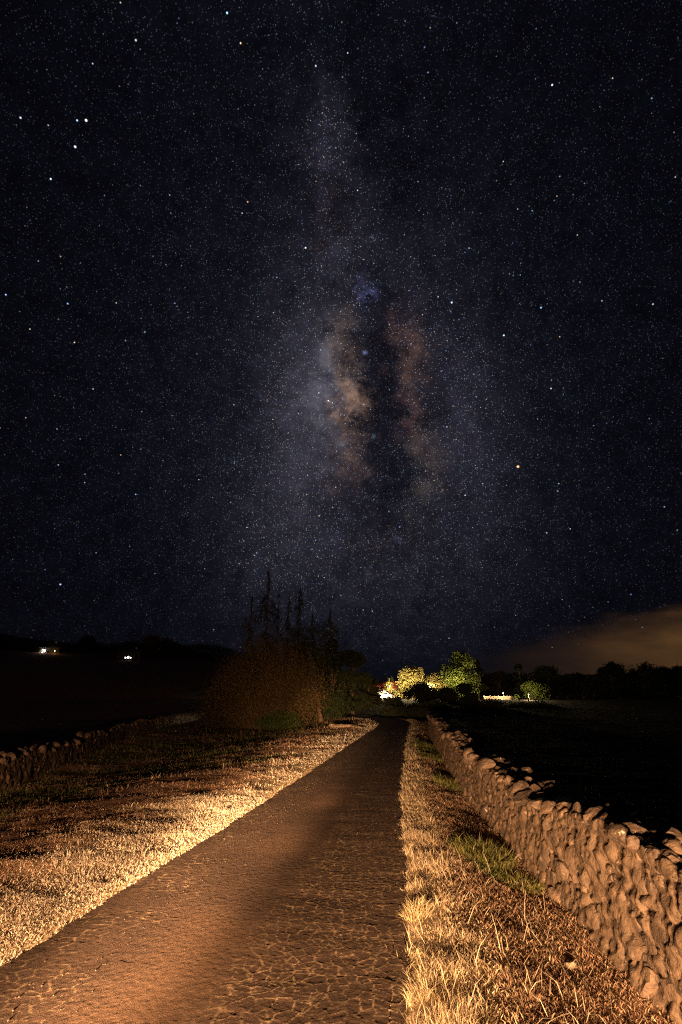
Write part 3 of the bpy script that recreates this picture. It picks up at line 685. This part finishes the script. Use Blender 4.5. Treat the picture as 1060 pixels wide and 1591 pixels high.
# the big twiggy bush catching the headlamps
def twig_bush(x, y, h, w, nst, nleaf, label, seed, tc, lc, lsize=.07, tw=.012):
    r = np.random.default_rng(seed); z = tz(x, y); root = bpy.data.objects.new('bush', None); COL.objects.link(root); root.location = (x, y, z); root['label'] = label; root['category'] = 'bush'
    V = []; T = []; C = []; tips = []; o = 0
    az = r.uniform(0, 6.28, nst); sp = r.random(nst) ** .6; bx = np.cos(az) * w * .22 * sp; by = np.sin(az) * w * .22 * sp
    ex = np.cos(az) * w * .5 * sp; ey = np.sin(az) * w * .5 * sp
    hh_ = h * np.sqrt(np.clip(1 - (sp * .93) ** 2, .02, 1)) * r.uniform(.55, 1.03, nst) * (1 + .10 * np.sin(az * 3 + 1))
    K = 6; tt = np.linspace(0, 1, K)
    wob = np.cumsum(r.normal(size=(nst, K, 3)) * h * .025, 1)
    P = np.zeros((nst, K, 3))
    P[..., 0] = bx[:, None] + (ex - bx)[:, None] * tt ** .8; P[..., 1] = by[:, None] + (ey - by)[:, None] * tt ** .8; P[..., 2] = hh_[:, None] * tt ** .9
    P += wob * tt[None, :, None]
    def ribbon(P, w0):
        n, K, _ = P.shape; a = r.normal(size=(n, 1, 3)); a[..., 2] *= .2; a /= np.linalg.norm(a, axis=2)[..., None]; ww = w0 * (1 - .8 * np.linspace(0, 1, K))[None, :, None]
        a2 = np.cross(a, (0, 0, 1)); Vv = np.concatenate([P - a * ww, P + a * ww], 1)   # n, 2K, 3
        f = []
        for i in range(K - 1): f += [(i, i + K, i + K + 1), (i, i + K + 1, i + 1)]
        Tt = np.array(f)[None] + (np.arange(n) * 2 * K)[:, None, None]; return Vv.reshape(-1, 3), Tt.reshape(-1, 3)
    v, t_ = ribbon(P, tw); V.append(v); T.append(t_); o = len(v)
    # side twigs
    m = nst * 5; si = r.integers(0, nst, m); sj = r.integers(1, K, m); st_ = P[si, sj]; dv = r.normal(size=(m, 3)) + np.array([0, 0, .8]); outv = st_.copy(); outv[:, 2] = 0; outv /= (np.linalg.norm(outv, axis=1)[:, None] + .1); dv += outv * .6
    dv /= np.linalg.norm(dv, axis=1)[:, None]; ln = h * r.uniform(.06, .2, m)[:, None]; Q = np.stack([st_, st_ + dv * ln * .5 + r.normal(size=(m, 3)) * ln * .06, st_ + dv * ln], 1)
    v, t_ = ribbon(Q, tw * .55); V.append(v); T.append(t_ + o)
    V = np.concatenate(V); T = np.concatenate(T); kk = r.random((len(V), 1)); CC = np.array(tc[0]) * (1 - kk) + np.array(tc[1]) * kk
    V[:, 2] = np.maximum(V[:, 2], -.02)
    obj('branches', fast_mesh('branches', V, T, M_twig, False, CC), root)
    pts = np.concatenate([Q[:, 2], Q[:, 1], P[:, 3:].reshape(-1, 3)]); pts = pts[r.integers(0, len(pts), nleaf)] + r.normal(size=(nleaf, 3)) * h * .025; pts[:, 2] = np.maximum(pts[:, 2], .05)
    V, T, CC = leafcloud(pts, lsize, lc, r); obj('foliage', fast_mesh('foliage', V, T, M_leaf, False, CC), root)
    return root
twig_bush(-5.9, 43.0, 6.8, 8.6, 1500, 75000, 'big rounded twiggy bush glowing brown at the left of the lane', 5, ((.11, .068, .04), (.28, .18, .105)), ((.08, .056, .022), (.22, .155, .06)), .075, .011)
twig_bush(-4.6, 40.0, 1.5, 3.6, 260, 5000, 'low green bramble bush growing in front of the big brown bush', 6, ((.05, .06, .03), (.14, .15, .06)), ((.03, .055, .012), (.12, .17, .04)), .07, .010)
twig_bush(-1.2, 47.5, 3.1, 4.6, 340, 7000, 'dark leafy bush between the leaning trunk and the bend of the lane', 8, ((.03, .035, .02), (.07, .08, .04)), ((.02, .035, .01), (.06, .08, .025)), .09, .012)
twig_bush(-9.8, 44.5, 3.2, 5.0, 340, 6000, 'low brown scrub at the foot of the big brown bush on its field side', 9, ((.07, .045, .03), (.15, .10, .06)), ((.04, .03, .015), (.10, .07, .035)), .09, .012)
# pale leaning trunk at the right end of the bush
r = np.random.default_rng(3); root = bpy.data.objects.new('leaning_tree', None); COL.objects.link(root); root.location = (-1.75, 45, tz(-1.75, 45)); root['label'] = 'pale leaning tree trunk at the lane side of the big brown bush'; root['category'] = 'tree'
V, T = mergef([tube([(0.12, 0, -.2), (-.05, 0, .8), (-.45, 0, 2.4), (-.8, .1, 4.2), (-1.0, .2, 6.2)], [.24, .17, .14, .10, .04], 8), tube([(-.45, 0, 2.4), (.2, .3, 3.8), (.5, .5, 5.2)], [.09, .06, .03], 6), tube([(.30, 0, -.2), (.05, .05, .7), (-.1, .05, 1.2)], [.12, .09, .06], 6)])
M_pbark = mat('pale_bark', None, .9, cn_=(7, (.08, .05, .034), (.22, .135, .09)), bump=[(16, .8, .03)])
obj('trunk', fast_mesh('trunk', V, T, M_pbark, True), root)
P = r.normal(size=(3500, 3)) * np.array([1.0, .8, 1.0]) + np.array([-.5, .2, 5.4]); V, T, CC = leafcloud(P, .11, DK, r); obj('crown', fast_mesh('crown', V, T, M_leaf, False, CC), root)
# tall thin conifers
def conifer(x, y, h, w, label, seed, first=.28, dens=1.0, gap=.35):
    r = np.random.default_rng(seed); z = tz(x, y); root = bpy.data.objects.new('conifer', None); COL.objects.link(root); root.location = (x, y, z); root['label'] = label; root['category'] = 'tree'; root['group'] = 'tall thin conifers behind the brown bush'
    lean = r.normal(size=2) * .012 * h; ax = lambda t_: np.array([lean[0] * t_ ** 1.5, lean[1] * t_ ** 1.5, h * t_])
    tb = [tube([ax(v) + np.array([0, 0, -.2 if v == 0 else 0]) for v in np.linspace(0, 1, 9)], np.linspace(.20, .02, 9), 6)]; P = []
    t_ = first
    while t_ < .99:
        for k in range(r.integers(2, 6)):
            if r.random() < gap: continue
            a = r.uniform(0, 6.28); ln = w * .5 * (1 - t_) ** .8 * r.uniform(.1, 1.25) * (.7 + .5 * math.sin(t_ * 23 + seed)) + .08; d = np.array([math.cos(a), math.sin(a), 0]); p0 = ax(t_)
            p1 = p0 + d * ln * .5 + np.array([0, 0, .12 * ln]); p2 = p0 + d * ln + np.array([0, 0, -.10 * ln - .05])
            tb.append(tube([p0, p1, p2], [.035, .022, .008], 3))
            m = int(34 * dens * (ln + .4)); u = r.random((m, 1)) ** .5 * 1.05; q = p0 + (p2 - p0) * u; q += r.normal(size=(m, 3)) * np.array([.05, .05, .06]) * (.5 + ln * .5); q[:, 2] -= np.abs(r.normal(size=m)) * .26 * u[:, 0]; P.append(q)
        t_ += r.uniform(.16, .42) / h
    V, T = mergef(tb); obj('trunk', fast_mesh('trunk', V, T, M_bark, True), root)
    V, T, CC = leafcloud(np.concatenate(P), .085, DK, r, .8); obj('crown', fast_mesh('crown', V, T, M_leaf, False, CC), root)
cf = [(395, 925, 2.5, .30, .25, 'leftmost of the tall thin conifers, with the shortest forked tip'), (421, 885, 3.1, .30, .15, 'tallest of the thin conifers behind the brown bush'),
      (434, 915, 1.7, .45, .5, 'bare slender conifer just right of the tallest one'), (449, 922, 2.2, .35, .3, 'middle thin conifer, right of the bare slender one'),
      (464, 910, 2.6, .30, .2, 'second tallest conifer with a dense drooping tip'), (487, 950, 1.5, .4, .45, 'last and barest pole-like conifer of the left cluster'),
      (514, 943, 3.4, .15, .1, 'lone conifer standing apart above the dark trees on the lane side')]
def at_(px, py, Y):                          # where the sight line through a picture point meets distance Y
    d = sky_dir(px, py); k = Y / d.y; return d.x * k, 1.7 + d.z * k
for i, (px, py, w, first, gap, lab) in enumerate(cf):
    Y = 56 + (i * 37 % 9); X, Z = at_(px, py, Y); conifer(X, Y, Z - tz(X, Y), w * 2.1, lab, 40 + i, first, 1.0, gap)
def T_(px, pytop, Y, wpx, n, size, cols, label, seed, shape='round', cat='tree', name='tree', group=None, lobes=9, trunk=True):
    X, Z = at_(px, pytop, Y); w = wpx / 823 * math.hypot(X, Y) * 1.0; z0 = tz(X, Y)
    return tree(name, X, Y, Z - z0, w, n, size, cols, label, cat, seed, lobes, shape, trunk, group)
# dark mass behind the conifers and over the bend
T_(470, 1002, 62, 80, 13000, .17, DK, 'dark broad tree behind the right shoulder of the brown bush', 61)
T_(517, 985, 58, 75, 14000, .16, DK, 'dark pointed tree under the lone conifer', 62, 'cone', lobes=14)
T_(548, 1006, 60, 84, 17000, .16, DK, 'dark rounded tree at the right end of the tall group', 63, lobes=12)
T_(500, 1020, 66, 80, 12000, .17, DK, 'low dark tree filling the gap below the thin conifers', 64)
T_(575, 1052, 70, 46, 4000, .16, DK, 'small dark bush left of the red-roofed house', 65, 'bush', 'bush', 'bush')
# centre: dark bushes in front of the lit yard
G1 = 'dark bushes in front of the lit yard'
T_(618, 1099, 56, 52, 4000, .12, DK, 'dark scrub hiding the lane where it bends away', 66, 'bush', 'bush', 'bush', lobes=8, trunk=False)
T_(652, 1101, 53, 48, 4000, .12, DK, 'dark scrub past the last green grass of the verge', 67, 'bush', 'bush', 'bush', lobes=8, trunk=False)
for i, (px, py, Y, wp, lab) in enumerate(((612, 1086, 64, 60, 'lowest dark bush where the lane bends, below the red-roofed house'), (650, 1062, 84, 62, 'dark bush in front of the golden lit tree'),
        (690, 1070, 82, 60, 'dark bush left below the tall lit tree'), (722, 1064, 80, 56, 'dark bush covering the trunk of the tall lit tree'), (760, 1090, 74, 70, 'low dark bush in front of the pale wall'),
        (668, 1092, 60, 70, 'low dark scrub at the far end of the right wall'), (820, 1092, 78, 90, 'long low dark bush below the lit shrub'))):
    T_(px, py, Y, wp, 3600, .16, DK, lab, 70 + i, 'bush', 'bush', 'bush', G1, lobes=8, trunk=False)
# lit trees round the yard
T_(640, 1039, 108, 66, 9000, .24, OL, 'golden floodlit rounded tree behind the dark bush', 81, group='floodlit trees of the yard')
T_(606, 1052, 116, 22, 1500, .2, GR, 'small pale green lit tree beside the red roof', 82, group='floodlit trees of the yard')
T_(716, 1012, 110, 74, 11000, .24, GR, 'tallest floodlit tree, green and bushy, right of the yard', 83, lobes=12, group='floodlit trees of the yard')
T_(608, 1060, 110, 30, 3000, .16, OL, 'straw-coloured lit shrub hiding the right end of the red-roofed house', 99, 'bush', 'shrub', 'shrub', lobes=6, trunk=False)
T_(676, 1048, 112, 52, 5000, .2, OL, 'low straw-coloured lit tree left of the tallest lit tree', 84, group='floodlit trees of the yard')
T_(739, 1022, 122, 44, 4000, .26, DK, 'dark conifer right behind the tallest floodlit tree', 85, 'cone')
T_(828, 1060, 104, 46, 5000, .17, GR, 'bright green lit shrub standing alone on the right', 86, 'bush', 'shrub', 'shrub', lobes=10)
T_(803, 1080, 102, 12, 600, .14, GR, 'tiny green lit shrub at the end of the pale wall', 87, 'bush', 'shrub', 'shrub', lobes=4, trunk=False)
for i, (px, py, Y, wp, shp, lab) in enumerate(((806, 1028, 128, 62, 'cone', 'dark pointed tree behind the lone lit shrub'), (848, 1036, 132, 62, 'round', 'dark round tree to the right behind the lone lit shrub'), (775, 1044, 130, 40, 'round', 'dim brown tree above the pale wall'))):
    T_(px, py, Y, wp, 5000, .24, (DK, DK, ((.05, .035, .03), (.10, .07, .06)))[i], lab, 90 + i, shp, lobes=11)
# right horizon
hz_ = [(893, 1047, 36, 'low dark tree left of the twin crowns on the right horizon'), (915, 1052, 36, 'lowest dark tree on the right horizon'), (935, 1036, 34, 'left one of the twin dark crowns on the right horizon'), (952, 1031, 34, 'right, taller one of the twin dark crowns on the horizon'),
       (975, 1048, 34, 'small dark tree in the dip of the right horizon'), (1000, 1031, 44, 'dark wide tree right of the dip on the horizon'), (1028, 1038, 36, 'dark tree with a flat top near the right picture edge'), (1052, 1037, 44, 'last dark tree at the right edge of the picture'), (1090, 1040, 60, 'dark tree just past the right edge')]
for i, (px, py, wp, lab) in enumerate(hz_):
    T_(px, py, 140, wp * 1.35, 4500, .30, DK, lab, 110 + i, lobes=11, group='dark trees on the right horizon')
# left treeline
lf = [(20, 1002, 60, 'dark tree at the left edge below the hill'), (75, 1000, 70, 'dark broad tree above the left farmhouse lights'), (135, 990, 26, 'dark square-topped tree on the left ridge'), (165, 1006, 60, 'dark low tree right of the square-topped one'),
      (205, 1000, 56, 'dark rounded tree above the right farmhouse lights'), (244, 990, 36, 'reddish dim tree, tallest of the left ridge'), (268, 1000, 44, 'dark tree beside the reddish one'), (300, 1016, 50, 'dark low tree near the end of the left ridge'), (335, 1022, 60, 'lowest dark tree where the left ridge meets the bush')]
for i, (px, py, wp, lab) in enumerate(lf):
    T_(px, py, 200, wp * 1.5, 5000, .42, DK if i != 5 else ((.10, .045, .03), (.22, .10, .06)), lab, 130 + i, lobes=10, group='dark trees on the left ridge')
# wood filling the far ground below both ridges
def wood(name, label, pts, n, seed, hgt, spread=(4, 6)):
    r = np.random.default_rng(seed); P = []
    for x, y in pts:
        m = n // len(pts); q = r.normal(size=(m, 3)) * np.array([spread[0], spread[1], 0]); q[:, 0] += x; q[:, 1] += y; q[:, 2] = terrain(q[:, 0], q[:, 1]) + r.random(m) ** .8 * hgt * r.uniform(.7, 1.1); P.append(q)
    V, T, CC = leafcloud(np.concatenate(P), .4, DK, r); obj(name, fast_mesh(name, V, T, M_leaf, False, CC), kind='stuff', label=label, cat='wood')
wood('woods', 'dark far wood along the right horizon', [(x, 146) for x in range(40, 130, 6)], 30000, 3, 6.5)
wood('woods', 'dark far wood along the left ridge', [(x, 204) for x in range(-135, -25, 8)], 16000, 4, 5)

# ------------------------------------------------------------------ buildings and lamps
def bx(cx, cy, cz, sx, sy, sz):
    v = np.array([[x, y, z] for x in (-.5, .5) for y in (-.5, .5) for z in (0, 1)]) * np.array([sx, sy, sz]) + np.array([cx, cy, cz])
    return v, np.array([[0, 1, 3], [0, 3, 2], [4, 6, 7], [4, 7, 5], [0, 4, 5], [0, 5, 1], [2, 3, 7], [2, 7, 6], [0, 2, 6], [0, 6, 4], [1, 5, 7], [1, 7, 3]])
M_white = mat('white_render', None, .8, cn_=(3, (.66, .63, .58), (.82, .80, .75)))
M_red = mat('red_roof', None, .8, cn_=(5, (.26, .05, .04), (.40, .09, .06)))
M_dark = mat('dark_paint', (.05, .04, .035), .6); M_frame = mat('window_frame_paint', (.7, .68, .62), .5)
M_lit = mat('lit_window_glass', (.8, .7, .5), .3, emit=((1, .86, .66), 4)); M_litw = mat('bright_window_glass', (.8, .8, .8), .3, emit=((1, .95, .90), 9))
M_bulb = mat('lamp_bulb', (1, 1, 1), .3, emit=((1, .85, .6), 25)); M_glass = mat('dark_window_glass', (.02, .025, .03), .15)
M_greyroof = mat('grey_roof', None, .9, cn_=(4, (.06, .06, .06), (.11, .11, .11)))
def part(name, lst, m, root):
    V, T = mergef(lst); return obj(name, fast_mesh(name, V, T, m), root)
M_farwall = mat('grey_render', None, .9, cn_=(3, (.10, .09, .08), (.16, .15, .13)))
def house(x, y, z, w, d, h, rh, rz, roofm, wins, label, door=None, litm=None):
    root = bpy.data.objects.new('farmhouse', None); COL.objects.link(root); root.location = (x, y, z); root.rotation_euler.z = rz; root['label'] = label; root['category'] = 'house'
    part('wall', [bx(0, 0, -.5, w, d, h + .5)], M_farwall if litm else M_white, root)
    a, b_ = w / 2 + .3, d / 2 + .4
    v = np.array([(-a, -b_, h - .1), (a, -b_, h - .1), (a, b_, h - .1), (-a, b_, h - .1), (-a, 0, h + rh), (a, 0, h + rh), (-a, -b_, h - .28), (a, -b_, h - .28), (a, b_, h - .28), (-a, b_, h - .28)])
    fq = [(0, 1, 5), (0, 5, 4), (2, 3, 4), (2, 4, 5), (0, 4, 3), (1, 2, 5), (6, 7, 1), (6, 1, 0), (8, 9, 3), (8, 3, 2), (9, 6, 0), (9, 0, 3), (7, 8, 2), (7, 2, 1), (6, 9, 8), (6, 8, 7)]
    ro = obj('roof', fast_mesh('roof', v, np.array(fq), roofm), root)
    part('chimney', [bx(w * .3, 0, h + rh - .5, .5, .5, 1.1)], M_white, ro)
    for wx_, wz, ww, wh, lit in wins:
        wn_ = part('window', [bx(wx_, -d / 2 - .03, wz, ww, .05, wh)], litm if lit and litm else (M_lit if lit else M_glass), root)
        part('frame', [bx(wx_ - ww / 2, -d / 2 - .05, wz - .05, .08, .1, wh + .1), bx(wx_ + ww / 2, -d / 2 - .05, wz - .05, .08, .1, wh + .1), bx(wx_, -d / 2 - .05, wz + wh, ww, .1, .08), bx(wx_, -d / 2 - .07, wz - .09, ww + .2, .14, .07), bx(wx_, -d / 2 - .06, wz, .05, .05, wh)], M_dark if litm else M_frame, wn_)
    if door is not None:
        dd_ = part('door', [bx(door, -d / 2 - .02, 0, .9, .06, 2.0)], M_dark, root); part('handle', [bx(door + .35, -d / 2 - .07, 1.0, .06, .06, .12)], M_frame, dd_)
    return root
def lamp(x, y, z, power, label, col=(1, .72, .36), pole=3.0, r=.15):
    root = bpy.data.objects.new('yard_lamp', None); COL.objects.link(root); root.location = (x, y, z); root['label'] = label; root['category'] = 'lamp'
    part('pole', [tube([(0, 0, -.3), (0, 0, pole)], [.05, .04], 6)], M_dark, root)
    part('lamp_shade', [tube([(0, 0, pole + .22), (0, 0, pole + .02)], [.06, .20], 8)], M_dark, root)
    part('bulb', [tube([(0, 0, pole - .12), (0, 0, pole + .0)], [.05, .08], 6)], M_bulb, root)
    l = bpy.data.lights.new('yard_light', 'POINT'); l.energy = power; l.color = col; l.shadow_soft_size = r
    o = bpy.data.objects.new('yard_light', l); COL.objects.link(o); o.parent = root; o.location = (0, 0, pole - .35)
X, Z = at_(596, 1083, 116); house(X - .5, 116, tz(X, 116), 6, 5, 2.3, 1.4, -.25, M_red, [(-2.3, .9, 1.0, 1.0, False), (1.6, .9, 1.2, 1.0, True)], 'white red-roofed house lit by yard lamps beyond the bend', -.4)
X, Z = at_(664, 1075, 118); house(X, 118, tz(X, 118), 7, 6, 2.8, 1.6, .2, M_greyroof, [(-2.0, .9, 1.1, 1.1, True), (.6, .9, 1.1, 1.1, True)], 'white grey-roofed house glinting through the leaves of the dark bush', 2.4)
for px, Y, pw, pole, lab in ((606, 106, 3800, 2.6, 'yard lamp in front of the red-roofed house'), (640, 103, 6000, 2.2, 'yard lamp below the golden tree'), (668, 112, 3800, 2.6, 'yard lamp in front of the grey-roofed house'),
                             (716, 104, 6500, 2.0, 'yard lamp under the tallest lit tree'), (822, 98, 2300, 1.0, 'short garden lamp in front of the lone lit shrub'), (783, 101, 700, 1.2, 'short garden lamp by the pale wall')):
    X, Z = at_(px, 1085, Y); lamp(X, Y, tz(X, Y), pw, lab, pole=pole)
# pale low wall in the yard
X, Z = at_(778, 1085, 103); z0 = tz(X, 103)
o = part('garden_wall', [bx(0, 0, -.3, 6.4, .35, .85)], mat('pale_stone', None, .9, cn_=(4, (.35, .28, .2), (.55, .45, .33))), None); o.location = (X, 103, z0); o['label'] = 'low pale wall lit between the dark bushes and the lone green shrub'; o['category'] = 'wall'
cp_ = part('coping', [bx(0, 0, .552, 6.6, .45, .08)], M_frame, o)
# white car in the yard
def car(x, y, z, rz, label):
    root = bpy.data.objects.new('parked_car', None); COL.objects.link(root); root.location = (x, y, z); root.rotation_euler.z = rz; root['label'] = label; root['category'] = 'car'
    prof = [(-2.1, .35), (-2.1, .8), (-1.75, .92), (-1.0, 1.0), (-.5, 1.42), (.9, 1.46), (1.55, 1.02), (2.05, .9), (2.1, .35)]
    V = np.array([(x_, s * .82 * (1 if z_ < 1.05 else .82), z_) for s in (-1, 1) for x_, z_ in prof]); n_ = len(prof)
    Fc = []
    for i in range(n_): j = (i + 1) % n_; Fc += [(i, j, j + n_), (i, j + n_, i + n_)]
    for i in range(1, n_ - 1): Fc += [(0, i, i + 1), (n_, n_ + i + 1, n_ + i)]
    obj('body', fast_mesh('body', V, np.array(Fc), mat('white_car_paint', (.8, .8, .8), .25, spec=.5)), root)
    part('side_window', [bx(.2, -.80, 1.06, 1.6, .03, .28)], M_glass, root); part('side_window', [bx(.2, .80, 1.06, 1.6, .03, .28)], M_glass, root)
    for sx_ in (-1.3, 1.3):
        for sy_ in (-.78, .78):
            wv, wf = tube([(sx_, sy_ - .1, .33), (sx_, sy_ + .1, .33)], [.33, .33], 14); cap = np.array([(0 + 14 * k, (i + 14 * k), (i + 1 + 14 * k)) for k in (0, 1) for i in range(1, 13)])
            obj('wheel', fast_mesh('wheel', wv, np.concatenate([wf, cap]), M_dark), root)
X, Z = at_(592, 1080, 108); car(X, 108, tz(X, 108), .5, 'white car parked under the lamp by the red-roofed house')
# hillside farmhouses on the left
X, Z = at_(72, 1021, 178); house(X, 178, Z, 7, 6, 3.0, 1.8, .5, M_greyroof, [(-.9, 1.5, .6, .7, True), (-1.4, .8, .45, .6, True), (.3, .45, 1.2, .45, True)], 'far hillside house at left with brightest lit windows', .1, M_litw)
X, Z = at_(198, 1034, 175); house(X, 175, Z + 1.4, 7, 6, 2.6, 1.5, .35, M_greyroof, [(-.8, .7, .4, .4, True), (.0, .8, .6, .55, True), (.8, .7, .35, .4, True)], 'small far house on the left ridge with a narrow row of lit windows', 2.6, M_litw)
lamp(at_(66, 1010, 174)[0], 174, at_(66, 1010, 174)[1] - 1.0, 140, 'lamp standing at the left end of the far hillside house', (1, .9, .75), 1.2)
lamp(at_(85, 1012, 174)[0], 174, at_(85, 1012, 174)[1] - 1.2, 90, 'weak yellow lamp right of the far hillside house', (1, .6, .2), 1.4)
